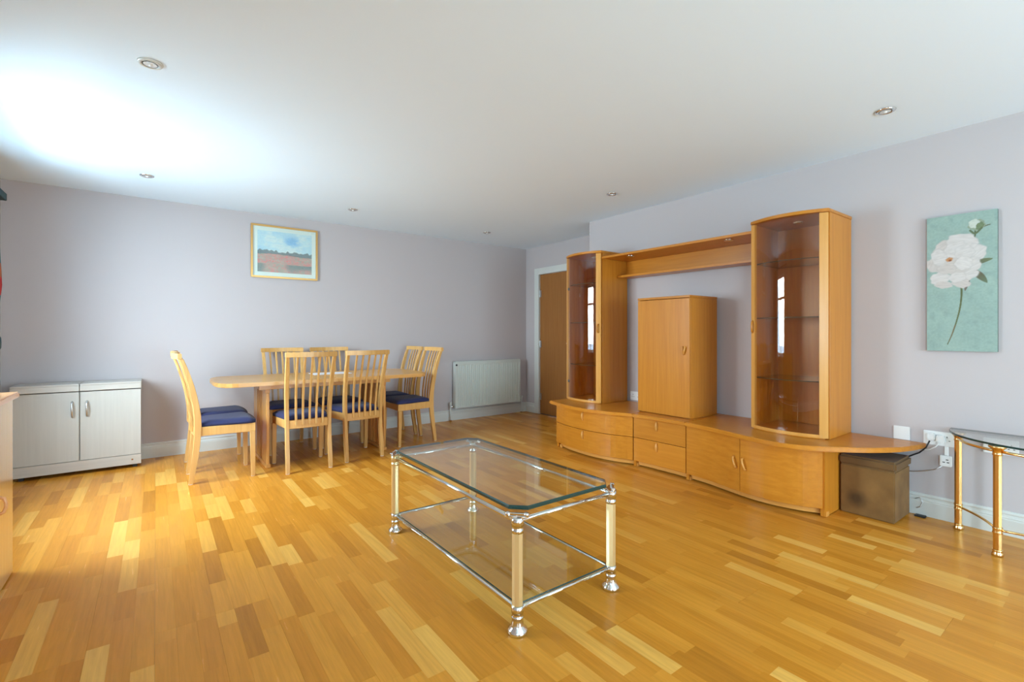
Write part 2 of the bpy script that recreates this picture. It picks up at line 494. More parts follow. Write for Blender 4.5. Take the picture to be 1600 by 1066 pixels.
window_x('window_1', *W1, XL - .13, 2)
window_x('added_window', *W2, XL - .13, 2)  # added out of view as a daylight source
f = MB(); yo = YS - .13; t = .07
xs = (P1[0], (P1[0] + P1[1]) / 2, P1[1])
for k in range(2):
    a, c = xs[k], xs[k + 1]
    f.box(a, a + t, yo, yo + .06, P1[2], P1[3], .004); f.box(c - t, c, yo, yo + .06, P1[2], P1[3], .004)
    f.box(a + t, c - t, yo, yo + .06, P1[2], P1[2] + .1, .004); f.box(a + t, c - t, yo, yo + .06, P1[3] - t, P1[3], .004)
pd = struct(f, 'added_patio_door', M['frame_white'])  # patio doors invented behind the camera to supply daylight
for k in range(2): MB().box(xs[k] + .06, xs[k + 1] - .06, yo + .026, yo + .032, P1[2] + .09, P1[3] - .06).build('pane', M['glass'], pd)

# ground outside
g = MB().box(-14, XL - .22, -14, 16, -.30, -.14); g2 = MB().box(XL - .22, 8, -14, YS - .22, -.30, -.14)
gr = tag(g.build('lawn', M['lawn']), kind='structure')
tag(g2.build('patio', M['patio']), kind='structure')

# ------------------------------------------------------------ recessed downlights
spots = [(-.02, 2.76, 'round recessed ceiling downlight at upper left, largest in view'),
         (3.27, .885, 'round recessed ceiling downlight at upper right, above the glass tower'),
         (-.055, 4.74, 'recessed ceiling downlight near the left end of the back wall, above the white cabinet'),
         (1.588, 4.80, 'recessed ceiling downlight right of the framed print, above the dining table'),
         (3.28, 4.91, 'recessed ceiling downlight deepest in the room, above the radiator'),
         (3.266, 2.875, 'recessed ceiling downlight above the bridge shelf of the wall unit')]
for i, (x, y, lab) in enumerate(spots):
    t = thing('ceiling_downlight', lab, 'downlight', (x, y, H), 'recessed downlights in the ceiling')
    MB().lathe(x, y, [(.030, H - .002), (.031, H - .007), (.040, H - .009), (.047, H - .006), (.049, H - .0005)], 28).build('trim_ring', M['gloss_white'] if i == 0 else M['chrome'], t)
    MB().lathe(x, y, [(.0001, H - .003), (.012, H - .0035), (.027, H - .0075), (.030, H - .0075)], 20).build('reflector', M['bulb'], t)
    MB().lathe(x + .002, y, [(.0001, H - .014), (.006, H - .013), (.009, H - .007), (.009, H - .0035)], 14).build('bulb', M['plastic'], t)

# ------------------------------------------------------------ wall unit
LT = .461                                    # height of the ledge top
def catmull(pts, n=10):
    out = []
    P = [Vector(p) for p in pts]; P = [2 * P[0] - P[1]] + P + [2 * P[-1] - P[-2]]
    for i in range(1, len(P) - 2):
        for k in range(n):
            t = k / n
            out.append(0.5 * ((2 * P[i]) + (-P[i - 1] + P[i + 1]) * t + (2 * P[i - 1] - 5 * P[i] + 4 * P[i + 1] - P[i + 2]) * t * t + (-P[i - 1] + 3 * P[i] - 3 * P[i + 1] + P[i + 2]) * t ** 3))
    out.append(P[-2]); return [tuple(p) for p in out]


front = [(3.255, 3.60), (3.205, 3.40), (3.185, 3.20), (3.190, 3.05), (3.225, 2.86), (3.275, 2.74), (3.305, 2.66), (3.320, 2.42), (3.320, 2.17), (3.310, 2.03), (3.280, 1.88),
         (3.245, 1.72), (3.232, 1.60), (3.238, 1.48), (3.275, 1.34), (3.335, 1.225)]
FP = catmull(front, 8)
def fx(y):                                    # x of the door fronts at y
    for a, c in zip(FP, FP[1:]):
        if c[1] <= y <= a[1]: return a[0] + (c[0] - a[0]) * (a[1] - y) / max(1e-9, a[1] - c[1])
    return FP[0][0] if y > 3 else FP[-1][0]


def path(y0, y1, off=0.0, n=14):              # along decreasing y
    return [(fx(y1 + (y0 - y1) * k / n) + off, y1 + (y0 - y1) * k / n) for k in range(n + 1)]


BK = XR1 - .02
unit = thing('wall_unit_base', 'long low beech sideboard with bowed front and projecting ledge along the right wall', 'sideboard', (3.6, 2.4, 0))
# carcass: side panels, dividers, bottom, back
for y0, y1 in ((3.588, 3.61), (2.659, 2.681), (2.159, 2.181), (1.215, 1.24)):
    yc = (y0 + y1) / 2; xf = fx(min(3.59, max(1.24, yc))) + .022
    b = MB(); b.prism([(xf, y0), (BK, y0), (BK, y1), (xf, y1)], .004, LT - .031, .001)
    b.build('side_panel' if y0 in (3.588, 1.215) else 'divider', M['beech_z'], unit)
b = MB(); b.prism(path(1.245, 3.585, .03, 60) + [(BK, 1.245), (BK, 3.585)], .06, .078); b.build('bottom_panel', M['beech_y'], unit)
b = MB()
for a, c in ((3.585, 2.684), (2.656, 2.184), (2.156, 1.243)): b.strip(path(c, a, .05, 30), .018, .012, .058)
b.build('plinth', M['beech_edge'], unit)
for yy in (3.56, 2.67, 2.17, 1.229):
    xq = fx(yy); b = MB().box(xq + .035, xq + .075, yy - .018, yy + .018, 0, .030, .002); b.build('foot', M['beech_edge'], unit)
b = MB().box(BK - .012, BK - .002, 1.24, 3.588, .08, LT - .031); b.build('back_panel', M['beech_y'], unit)
# ledge
L1 = [(BK, 3.700), (3.30, 3.705), (3.245, 3.66), (3.20, 3.50), (3.165, 3.33), (3.152, 3.18), (3.162, 3.03), (3.195, 2.87), (3.245, 2.75)]
led = catmull([(3.245, 3.695), (3.222, 3.60), (3.172, 3.40), (3.150, 3.20), (3.156, 3.05), (3.192, 2.86), (3.248, 2.74), (3.275, 2.66)], 8)
led2 = catmull([(3.285, 2.60), (3.296, 2.42), (3.296, 2.20)], 6)
led3 = catmull([(3.293, 2.14), (3.283, 2.03), (3.252, 1.88), (3.212, 1.72), (3.178, 1.60), (3.158, 1.46), (3.172, 1.34), (3.225, 1.235), (3.33, 1.12), (3.45, 1.01), (3.60, .915), (3.75, .865), (BK + .005, .845)], 8)
xmid = led[-1]; 
def ledge(pts, ya, yb):
    b = MB(); b.prism(pts + [(BK + .01, yb), (BK + .01, ya)], LT - .031, LT, .006, 3); return b.build('ledge_top', M['beech_y'], unit)
ledge(led, 3.705, 2.660)
ledge([(3.2755, 2.6595)] + led2 + [(3.2955, 2.1655)], 2.6595, 2.1655)
ledge([(3.2955, 2.165)] + led3, 2.165, .845)


def grip(parent, x, y, z0, z1, name='handle', pr=.020, wd=.007):
    """curved wooden finger pull standing proud of the front (towards -x)"""
    n = 10; b = MB(); bm = bmesh.new(); rings = []
    for k in range(n + 1):
        t = k / n; z = z1 + (z0 - z1) * t; d = pr * math.sin(PI * min(1, .12 + .88 * t)) ** .8; h = wd * (.75 + .5 * math.sin(PI * t))
        rings.append([bm.verts.new(p) for p in ((x + .001, y - h, z), (x - d - .003, y - h * .55, z), (x - d - .003, y + h * .55, z), (x + .001, y + h, z))])
    for a, c in zip(rings, rings[1:]):
        for k in range(4): f = bm.faces.new((a[k], a[(k + 1) % 4], c[(k + 1) % 4], c[k])); f.smooth = True
    bm.faces.new(rings[0]); bm.faces.new(rings[-1][::-1]); bmesh.ops.recalc_face_normals(bm, faces=bm.faces[:])
    b.add(bm); return b.build(name, M['beech_edge'], parent)


def front_panel(y0, y1, z0, z1, name, mat):
    b = MB(); b.strip(path(y0, y1, 0, 20), .019, z0, z1, .0015); return b.build(name, mat, unit)


ZB, ZM, ZT = .056, .256, .426
for ya, yb in ((2.674, 3.600), (2.174, 2.666)):
    for z0, z1 in ((ZB, ZM - .002), (ZM + .002, ZT)):
        d = front_panel(ya, yb, z0, z1, 'drawer', M['beech_y']); yc = (ya + yb) / 2 + .02
        grip(d, fx(yc), yc, z1 - .085, z1 - .008)
for ya, yb, hy in ((1.702, 2.166, 1.735), (1.222, 1.698, 1.665)):
    d = front_panel(ya, yb, ZB, ZT, 'cabinet_door', M['beech_y'])
    b = MB(); xh = fx(hy)
    b.tube([(xh + .002, hy + .012, .292), (xh - .014, hy + .012, .286), (xh - .020, hy + .006, .262), (xh - .020, hy - .002, .240), (xh - .014, hy - .006, .222), (xh + .002, hy - .007, .216)], .0065, 8)
    b.build('handle', M['beech_edge'], d)


def tower(y0, y1, label, handle_left, hinges):
    """glazed display tower; y0 < y1, bowed glass door towards -x"""
    XF, ZTOP = 3.490, 1.966; t = thing('display_tower', label, 'display cabinet', (3.7, (y0 + y1) / 2, LT + .0005), 'glazed beech display towers')
    z0 = LT + .001
    def bow(y, amp=.068, xf=XF):
        k = (y - y0) / (y1 - y0) * 2 - 1; return xf - amp * (1 - k * k)
    for ya, yb in ((y0, y0 + .018), (y1 - .018, y1)):
        MB().box(XF + .022, BK, ya, yb, z0, ZTOP - .022, .001).build('side_panel', M['beech_z'], t)
    MB().box(BK - .010, BK - .002, y0 + .0185, y1 - .0185, z0 + .022, ZTOP - .023).build('back_panel', M['beech_z'], t)
    ys = [y0 - .004 + (y1 - y0 + .008) * k / 20 for k in range(21)]
    for nm, za, zb, am, xf in (('top_panel', ZTOP - .022, ZTOP, .074, XF - .004), ('bottom_panel', z0, z0 + .020, .066, XF + .004)):
        e = .0 if nm == 'top_panel' else .0185
        yy = [max(y0 - .004 + e + .004 * (e > 0), min(y1 + .004 - e - .004 * (e > 0), y)) for y in ys]; yy = sorted(set(yy))
        pts = [(bow(y, am, xf), y) for y in yy][::-1] + [(BK, yy[0]), (BK, yy[-1])]
        MB().prism(pts, za, zb, .002, 2).build(nm, M['beech_y'], t)
    # door: two stiles and the bowed tinted pane
    wl, wr = (.030, .045)                     # far stile, near stile
    d = MB(); 
    far = [(bow(y1 - wl * k / 3), y1 - wl * k / 3) for k in range(4)]; near = [(bow(y0 + wr * (1 - k / 3)), y0 + wr * (1 - k / 3)) for k in range(4)]
    zd0, zd1 = z0 + .006, ZTOP - .026
    dr = MB().strip(far, .020, zd0, zd1, .001).build('door_stile', M['beech_stile'], t)
    dr2 = MB().strip(near, .020, zd0, zd1, .001).build('door_stile', M['beech_stile'], t)
    gl = [(bow(y) + .006, y) for y in [y1 - wl - .001 - (y1 - y0 - wl - wr - .002) * k / 18 for k in range(19)]]
    b = MB(); bm = bmesh.new()
    for off in (0, .004):
        lo = [bm.verts.new((p[0] + off, p[1], zd0 + .022)) for p in gl]; hi = [bm.verts.new((p[0] + off, p[1], zd1 - .001)) for p in gl]
        for k in range(len(gl) - 1): f = bm.faces.new((lo[k], lo[k + 1], hi[k + 1], hi[k])); f.smooth = True
    bmesh.ops.recalc_face_normals(bm, faces=bm.faces[:]); b.add(bm)
    pane = b.build('glass_pane', M['bronze_glass'], t)
    b = MB(); b.strip([(q[0] - .002, q[1]) for q in gl], .016, zd0, zd0 + .021, .001); b.build('door_rail', M['beech_edge'], t)
    hy = y1 - wl / 2 if handle_left else y0 + wr / 2; st = dr if handle_left else dr2
    b = MB(); xh = bow(hy); zc = 1.20
    b.tube([(xh + .002, hy, zc + .042), (xh - .012, hy, zc + .036), (xh - .017, hy, zc + .012), (xh - .017, hy, zc - .012), (xh - .012, hy, zc - .034), (xh + .002, hy, zc - .040)], .007, 8)
    b.build('handle', M['beech_y'], st)
    if hinges:
        for z in (1.615, .655):
            MB().lathe(0, 0, [(.0001, .004), (.013, .003), (.015, 0)], 16).build('hinge_boss', M['hinge_dark'], pane,
                xf=Matrix.Translation((bow(y1 - wl - .03) + .003, y1 - wl - .03, z)) @ Matrix.Rotation(-PI / 2, 4, 'Y'))
    for z in (.832, 1.262, 1.656):
        yy = [y1 - .021 - (y1 - y0 - .042) * k / 14 for k in range(15)]
        pts = [(bow(y) + .045, y) for y in yy] + [(BK - .014, yy[-1]), (BK - .014, yy[0])]
        bm = bmesh.new(); lo = [bm.verts.new((*p, z - .003)) for p in pts]; hi = [bm.verts.new((*p, z + .003)) for p in pts]
        bm.faces.new(lo[::-1]); bm.faces.new(hi)
        for k in range(len(pts)):
            f = bm.faces.new((lo[k], lo[(k + 1) % len(pts)], hi[(k + 1) % len(pts)], hi[k])); f.material_index = 1
        b = MB(); b.add(bm); b.build('glass_shelf', [M['shelf_glass'], M['shelf_edge']], t)
    MB().lathe(3.66, (y0 + y1) / 2, [(.022, ZTOP - .031), (.030, ZTOP - .030), (.033, ZTOP - .0225)], 20).build('cabinet_light', M['bulb'], t)
    return t


tower(1.245, 1.745, 'taller looking glass fronted beech display tower nearest the camera, right of the bridge shelf', True, False)
tower(3.215, 3.700, 'glass fronted beech display tower at the far left end of the sideboard, beside the door', False, True)

# bridge shelf between the towers
br = thing('bridge_shelf', 'beech bridge shelf with open lower ledge spanning the two glass towers', 'shelf', (3.7, 2.48, 1.71))
ya, yb = 1.7465, 3.2135
MB().prism([(3.500, ya), (BK, ya), (BK, yb), (3.500, yb)], 1.885, 1.905, .001).build('top_board', M['beech_y'], br)
MB().box(3.725, BK, ya, yb, 1.710, 1.732, .001).build('lower_board', M['beech_y'], br)
MB().box(BK - .022, BK - .004, ya + .001, yb - .001, 1.733, 1.884).build('back_board', M['beech_y'], br)
for y in (2.93, 1.97):
    MB().lathe(3.585, y, [(.018, 1.877), (.026, 1.874), (.034, 1.878), (.036, 1.8845)], 22).build('shelf_light', M['chrome'], br)

# tall TV cupboard standing on the ledge
cu = thing('ledge_cupboard', 'plain beech cupboard with one door standing on the sideboard ledge between the towers', 'cupboard', (3.65, 2.47, LT + .0005))
cx0, cx1, cy0, cy1, cz0, cz1 = 3.458, 3.845, 2.215, 2.728, LT + .001, 1.463
MB().box(cx0, cx1, cy0, cy0 + .018, cz0, cz1 - .020, .001).build('side_panel', M['beech_z'], cu)
MB().box(cx0, cx1, cy1 - .018, cy1, cz0, cz1 - .020, .001).build('side_panel', M['beech_z'], cu)
MB().box(cx0 - .02, cx1, cy0 - .002, cy1 + .002, cz1 - .0195, cz1, .0015).build('top_panel', M['beech_y'], cu)
MB().box(cx0, cx1 - .01, cy0 + .019, cy1 - .019, cz0, cz0 + .018).build('bottom_panel', M['beech_y'], cu)
MB().box(cx1 - .009, cx1, cy0 + .019, cy1 - .019, cz0 + .019, cz1 - .021).build('back_panel', M['beech_z'], cu)
dr = MB().box(cx0 - .020, cx0 - .001, cy0 + .001, cy1 - .001, cz0 + .006, cz1 - .024, .0015).build('cabinet_door', M['beech_z'], cu)
b = MB(); xh, hy, zc = cx0 - .020, cy0 + .045, 1.015
b.tube([(xh + .002, hy - .012, zc + .030), (xh - .012, hy - .010, zc + .028), (xh - .016, hy - .006, zc), (xh - .012, hy + .002, zc - .026), (xh + .002, hy + .006, zc - .034)], .007, 8)
b.tube([(xh + .002, hy + .014, zc + .032), (xh - .010, hy + .014, zc + .028), (xh - .012, hy + .014, zc), (xh - .008, hy + .010, zc - .030), (xh + .002, hy + .008, zc - .034)], .0045, 8)
b.build('handle', M['beech_edge'], dr)

# ------------------------------------------------------------ dining chairs
def make_chair():
    t = thing('dining_chair', '', 'chair', (0, 0, 0), 'slat-back dining chairs around the table')
    def yb(z): return -.21 + np.interp(z, [0, .1, .25, .40, .5, .62, .75, .88, 1.0], [0, .012, .034, .045, .044, .030, .004, -.033, -.075])
    def dep(z): return np.interp(z, [0, .25, .45, .7, 1.0], [.030, .043, .048, .040, .026])
    def px(z): return np.interp(z, [0, .4, 1.0], [.170, .168, .186])
    zs = [.004, .06, .12, .2, .28, .36, .44, .52, .6, .68, .76, .84, .90, .958]
    for sx in (-1, 1):
        leg = MB().loft([(sx * px(z), yb(z), z, .028, dep(z)) for z in zs]).build('rear_leg', M['chair'], t)
        MB().lathe(sx * .170, -.21, [(.015, 0), (.016, .002), (.016, .0035)], 12).build('glide', M['plastic'], leg)
        leg = MB().loft([(sx * .198, .208, .004, .030, .026), (sx * .198, .205, .20, .034, .032), (sx * .197, .203, .361, .036, .036)]).build('front_leg', M['chair'], t)
        MB().lathe(sx * .198, .208, [(.014, 0), (.015, .002), (.015, .0035)], 12).build('glide', M['plastic'], leg)
    # seat rails: side rails splay outwards to the front
    for sx in (-1, 1):
        b = MB(); b.prism([(sx * .176, -.145), (sx * .208, .222), (sx * .186, .222), (sx * .156, -.145)], .3615, .430, .002); b.build('seat_rail', M['chair'], t)
    b = MB(); b.box(-.1855, .1855, .192, .214, .3615, .430, .002); b.build('seat_rail', M['chair'], t)
    b = MB(); n = 8
    pts = [(-.153 + .306 * k / n, -.186 - .012 * math.sin(PI * k / n)) for k in range(n + 1)] + [(.153 - .306 * k / n, -.160 - .012 * math.sin(PI * (1 - k / n))) for k in range(n + 1)]
    b.prism(pts, .3615, .4295, .002); b.build('seat_rail', M['chair'], t)
    # crowned cushion with rounded front corners
    bm = bmesh.new(); NX, NY = 14, 12; grid = []
    def outline(v):
        hw = .165 + (.222 - .165) * v
        if v > .86: hw -= .030 * ((v - .86) / .14) ** 2
        return hw
    def sheet(z0, crown):
        g = []
        for j in range(NY + 1):
            v = j / NY; row = []
            for i in range(NX + 1):
                u = i / NX * 2 - 1; hw = outline(v); y = -.158 + .395 * v - (.010 * u * u if v > .9 else 0)
                e = min(1, (1 - abs(u)) * 5) * min(1, v * 6) * min(1, (1 - v) * 6); e = max(e, 0) ** .5
                row.append(bm.verts.new((hw * u, y, z0 + crown * e)))
            g.append(row)
        return g
    top = sheet(.452, .024); bot = sheet(.4305, 0)
    for j in range(NY):
        for i in range(NX):
            f = bm.faces.new((top[j][i], top[j][i + 1], top[j + 1][i + 1], top[j + 1][i])); f.smooth = True
            bm.faces.new((bot[j][i], bot[j + 1][i], bot[j + 1][i + 1], bot[j][i + 1]))
    rim = lambda g: [g[0][i] for i in range(NX)] + [g[j][NX] for j in range(NY)] + [g[NY][i] for i in range(NX, 0, -1)] + [g[j][0] for j in range(NY, 0, -1)]
    rt, rb = rim(top), rim(bot)
    for k in range(len(rt)): f = bm.faces.new((rb[k], rb[(k + 1) % len(rt)], rt[(k + 1) % len(rt)], rt[k])); f.smooth = True
    b = MB(); b.add(bm); b.build('seat_cushion', M['navy'], t)
    # crest rail, gently curved
    n = 10; y0 = yb(.98)
    outer = [(-.204 + .408 * k / n, y0 - .016 - .036 * math.sin(PI * k / n)) for k in range(n + 1)]
    b = MB(); b.prism(outer + [(p[0], p[1] + .026) for p in outer[::-1]], .9585, 1.0, .003, 2); b.build('crest_rail', M['chair'], t)
    for k in range(5):
        u = (k - 2) / 2.0 * .66
        sec = []
        for z in [.392, .44, .50, .56, .62, .68, .76, .84, .90, .958]:
            yy = yb(z) - .029 - .012 * (1 - u * u)
            sec.append((u * (px(z) - .012) * 1.02, yy, z, .0165, .013))
        MB().loft(sec).build('slat', M['chair'], t)
    return t


chairs = [  # x, y, facing (rotation from +y), label
    (.425, 4.545, -PI / 2, 'beech slat-back dining chair at the left end of the table, near one, seen side on'),
    (.430, 5.005, -PI / 2, 'beech dining chair at the left end of the table, mostly hidden behind the side-on chair'),
    (1.037, 4.433, 0.0, 'beech slat-back dining chair with its back to us, left of the front pair'),
    (1.520, 4.520, math.radians(5), 'beech slat-back dining chair with its back to us, right of the front pair'),
    (1.070, 5.185, PI, 'beech dining chair against the back wall, left one on the far side of the table'),
    (1.545, 5.175, PI, 'beech dining chair against the back wall, right one on the far side of the table'),
    (2.190, 4.760, PI / 2, 'beech dining chair with navy seat at the right end of the table, nearer the camera'),
    (2.175, 5.205, PI / 2, 'beech dining chair at the right end of the table, nearest the back wall')]
proto = make_chair()
for i, (x, y, a, lab) in enumerate(chairs):
    o = proto if i == 0 else copy_tree(proto)
    o.location = (x, y, 0); o.rotation_euler = (0, 0, a); o['label'] = lab

# ------------------------------------------------------------ dining table
tb = thing('dining_table', 'long beech extending dining table with cut corners and slatted pedestals by the back wall', 'table', (1.34, 4.86, 0))
TX0, TX1, TY0, TY1, TZ = .385, 2.285, 4.425, 5.275, .745
def corner(cx, cy, sx, sy):                  # softened cut corner
    P = [(0, .30), (.012, .20), (.035, .13), (.075, .075), (.13, .03), (.20, .008), (.28, 0)]
    pts = [(cx + sx * p[0] * .55, cy + sy * p[1] * .95) for p in P]
    return pts
lft = corner(TX0, TY0, 1, 1)                 # from the left edge to the near edge
left = lft + [(1.3395, TY0), (1.3395, TY1)] + corner(TX0, TY1, 1, -1)[::-1]
MB().prism(left, TZ - .034, TZ, .004, 2).build('table_leaf', M['table'], tb)
rgt = corner(TX1, TY0, -1, 1)
right = rgt[::-1] + [] ; right = [(1.3405, TY1), (1.3405, TY0)] + rgt[::-1] + corner(TX1, TY1, -1, -1)
MB().prism(right, TZ - .034, TZ, .004, 2).build('table_leaf', M['table'], tb)
for y in (4.50, 5.165):
    MB().box(.70, 1.86, y, y + .03, .672, .7105, .002).build('runner', M['table'], tb)
for x in (.760, 1.800):
    MB().box(x - .008, x + .031, 4.515, 5.185, 0, .030, .003).build('pedestal_foot', M['table_z'], tb)
    MB().box(x - .006, x + .029, 4.53, 5.17, .640, .6715, .002).build('pedestal_head', M['table_z'], tb)
    for y0, y1 in ((4.522, 4.712), (4.988, 5.178)):
        MB().box(x, x + .023, y0, y1, .0305, .6395, .003).build('pedestal_board', M['table_z'], tb)
    for k in range(4):
        yc = 4.754 + k * .064
        MB().box(x + .002, x + .021, yc - .011, yc + .011, .0305, .6395, .002).build('pedestal_slat', M['table_z'], tb)
pp = MB().box(1.24, 1.60, 4.86, 5.10, TZ + .0005, TZ + .004, .001)
solo(pp, 'paper_sheet', M['paper'], 'flat white sheet lying on the dining table top', 'paper')

# ------------------------------------------------------------ glass coffee table
ct = thing('coffee_table', 'rectangular glass coffee table with brass and chrome legs in the middle of the floor', 'coffee table', (1.385, 2.045, 0))
X0, X1, Y0, Y1 = 1.118, 1.650, 1.460, 2.630
def glass_slab(name, pts, z0, z1, parent, mats):
    bm = bmesh.new(); lo = [bm.verts.new((*p, z0)) for p in pts]; hi = [bm.verts.new((*p, z1)) for p in pts]
    bm.faces.new(lo[::-1]); top = bm.faces.new(hi); n = len(pts)
    sides = []
    for k in range(n): f = bm.faces.new((lo[k], lo[(k + 1) % n], hi[(k + 1) % n], hi[k])); sides.append(f)
    bm.normal_update()
    r = bmesh.ops.bevel(bm, geom=[e for e in bm.edges if all(abs(v.co.z - z1) < 1e-6 for v in e.verts)], offset=(z1 - z0) * .35, segments=1, affect='EDGES')
    for f in bm.faces:
        if abs(f.normal.z) < .9: f.material_index = 1
    bm.normal_update()
    for f in bm.faces:
        f.material_index = 0 if abs(f.normal.z) > .95 else 1
    b = MB(); b.add(bm); return b.build(name, mats, parent)


def chamf(x0, x1, y0, y1, c):
    return [(x0 + c, y0), (x1 - c, y0), (x1, y0 + c), (x1, y1 - c), (x1 - c, y1), (x0 + c, y1), (x0, y1 - c), (x0, y0 + c)]


glass_slab('glass_top', chamf(X0 - .012, X1 + .012, Y0 - .012, Y1 + .012, .055), .4655, .4800, ct, [M['glass'], M['glass_edge']])
glass_slab('glass_shelf', chamf(X0 + .004, X1 - .004, Y0 + .004, Y1 - .004, .022), .1005, .1065, ct, [M['glass'], M['glass_edge']])
ct_legs = []
for sx, sy, x, y in ((-1, -1, X0, Y0), (1, -1, X1, Y0), (-1, 1, X0, Y1), (1, 1, X1, Y1)):
    leg = MB().lathe(x, y, [(.0220, .108), (.0220, .385)], 8).build('leg', M['brass'], ct)
    MB().lathe(x, y, [(.038, 0), (.0400, .004), (.0400, .011), (.037, .017), (.028, .024), (.0240, .032), (.0225, .046), (.0220, .058), (.0240, .059), (.0240, .064), (.0220, .065), (.0220, .078), (.0240, .0785), (.0240, .107)], 28).build('foot', M['chrome'], leg)
    MB().lathe(x, y, [(.0240, .386), (.0240, .400), (.0220, .401), (.0220, .4125), (.0245, .413), (.0245, .446)], 24).build('collar', M['brass'] if (sx, sy) == (-1, 1) else M['chrome'], leg)
    # diagonal clamp plate across the glass corner
    dgx, dgy = sx / math.sqrt(2), sy / math.sqrt(2); tx, ty = -dgy, dgx
    pts = []
    for u, v in ((-.048, -.006), (-.048, .008), (-.040, .016), (-.020, .018), (0, .014), (.020, .018), (.040, .016), (.048, .008), (.048, -.006), (.036, -.012), (0, -.022), (-.036, -.012)):
        pts.append((x + tx * u + dgx * v, y + ty * u + dgy * v))
    b = MB(); b.prism(pts, .4465, .4535, .0015); b.prism([(x + tx * u + dgx * v, y + ty * u + dgy * v) for u, v in ((-.046, .004), (-.046, .014), (.046, .014), (.046, .004))], .4535, .4640, .002)
    for u in (-.036, .036): b.lathe(x + tx * u + dgx * .008, y + ty * u + dgy * .008, [(.0095, .4525), (.0105, .458), (.0095, .4645), (.0001, .4648)], 14)
    b.build('clamp_plate', M['chrome'], leg)
for (xa, ya_), (xb, yb_) in (((X0, Y0), (X1, Y0)), ((X0, Y1), (X1, Y1)), ((X0, Y0), (X0, Y1)), ((X1, Y0), (X1, Y1))):
    d = Vector((xb - xa, yb_ - ya_, 0)).normalized(); A = Vector((xa, ya_, 0)) + d * .022; B = Vector((xb, yb_, 0)) - d * .022
    MB().tube([A + Vector((0, 0, .429)), B + Vector((0, 0, .429))], .0095, 14).build('upper_rail', M['chrome'], ct)
    MB().tube([A + Vector((0, 0, .0925)), B + Vector((0, 0, .0925))], .0075, 14).build('lower_rail', M['chrome'], ct)

# ------------------------------------------------------------ half-moon glass side table
st = thing('side_table', 'half-moon glass console table on gold metal legs against the right wall', 'side table', (3.7, .285, 0))
SC = .285; SR = .440; XBK = 3.874
arc = [(XBK - SR * math.sin(PI * k / 36), SC + SR * math.cos(PI * k / 36)) for k in range(37)]
glass_slab('glass_top', [(XBK, SC + SR)] + arc[1:-1] + [(XBK, SC - SR)], .571, .581, st, [M['glass'], M['glass_edge']])
lp = [(3.789, .675), (3.495, .472), (3.495, .098), (3.789, -.105)]
for x, y in lp:
    leg = MB().lathe(x, y, [(.0175, .034), (.0175, .116)] , 8).build('leg', M['gold'], st)
    MB().lathe(x, y, [(.0175, .150), (.0175, .520)], 8).build('leg_post', M['gold'], leg)
    MB().lathe(x, y, [(.0195, .1165), (.0215, .120), (.019, .126), (.019, .140), (.0215, .146), (.0195, .1495)], 20).build('collar', M['gold'], leg)
    MB().lathe(x, y, [(.022, 0), (.024, .004), (.023, .014), (.0195, .020), (.0195, .026), (.021, .030), (.019, .0335)], 20).build('foot', M['gold'], leg)
    MB().lathe(x, y, [(.0185, .5205), (.021, .523), (.019, .530), (.019, .540), (.022, .546), (.026, .553), (.034, .560), (.036, .566), (.034, .5705)], 20).build('capital', M['gold'], leg)
RR = .372
def arcpt(y, z, r=RR): return (XBK - .03 - math.sqrt(max(0, r * r - (y - SC) ** 2)) * 1.0, y, z)
for nm, z, r in (('upper_rail', .541, .0075), ('stretcher', .134, .0065)):
    for (xa, y_a), (xb, y_b) in ((lp[0], lp[1]), (lp[1], lp[2]), (lp[2], lp[3])):
        A = Vector((xa, y_a, z)); B = Vector((xb, y_b, z)); out = Vector(((A + B) / 2).to_tuple()) - Vector((XBK, SC, z)); out.z = 0; out.normalize()
        bulge = .045 if nm == 'upper_rail' else -.02
        pts = [A.lerp(B, k / 10) + out * bulge * math.sin(PI * k / 10) for k in range(11)]
        d = (B - A).normalized(); pts[0] += d * .018; pts[-1] -= d * .018
        MB().tube(pts, r, 12).build(nm, M['gold'], st)

# ------------------------------------------------------------ suede ottoman under the ledge
ot = thing('ottoman', 'brown suede storage cube with stained front tucked under the ledge end', 'ottoman', (3.71, 1.06, 0))
def soft_box(x0, x1, y0, y1, z0, z1, r): return MB().box(x0, x1, y0, y1, z0, z1, r, 3)
m, t_, p_ = nt('stained_suede'); p_.inputs['Roughness'].default_value = .95; p_.inputs['Sheen Weight'].default_value = .05
tc = t_.nodes.new('ShaderNodeTexCoord'); n1 = t_.nodes.new('ShaderNodeTexNoise'); n1.inputs['Scale'].default_value = 7; n1.inputs['Detail'].default_value = 6
vm = t_.nodes.new('ShaderNodeVectorMath'); vm.operation = 'DISTANCE'; vm.inputs[1].default_value = (-.15, .055, .105)
mr1 = t_.nodes.new('ShaderNodeMapRange'); mr1.inputs['From Min'].default_value = .02; mr1.inputs['From Max'].default_value = .065; mr1.inputs['To Min'].default_value = .45; mr1.inputs['To Max'].default_value = 1
cr1 = t_.nodes.new('ShaderNodeValToRGB'); cr1.color_ramp.elements[0].position = .3; cr1.color_ramp.elements[1].position = .7
cr1.color_ramp.elements[0].color = (.15, .070, .015, 1); cr1.color_ramp.elements[1].color = (.235, .118, .030, 1)
hs1 = t_.nodes.new('ShaderNodeHueSaturation')
t_.links.new(tc.outputs['Object'], n1.inputs['Vector']); t_.links.new(tc.outputs['Object'], vm.inputs[0]); t_.links.new(n1.outputs['Fac'], cr1.inputs['Fac'])
t_.links.new(vm.outputs['Value'], mr1.inputs['Value']); t_.links.new(mr1.outputs[0], hs1.inputs['Value']); t_.links.new(cr1.outputs[0], hs1.inputs['Color']); t_.links.new(hs1.outputs[0], p_.inputs['Base Color'])
soft_box(3.562, 3.858, .918, 1.204, .002, .312, .006).build('box_body', m, ot)
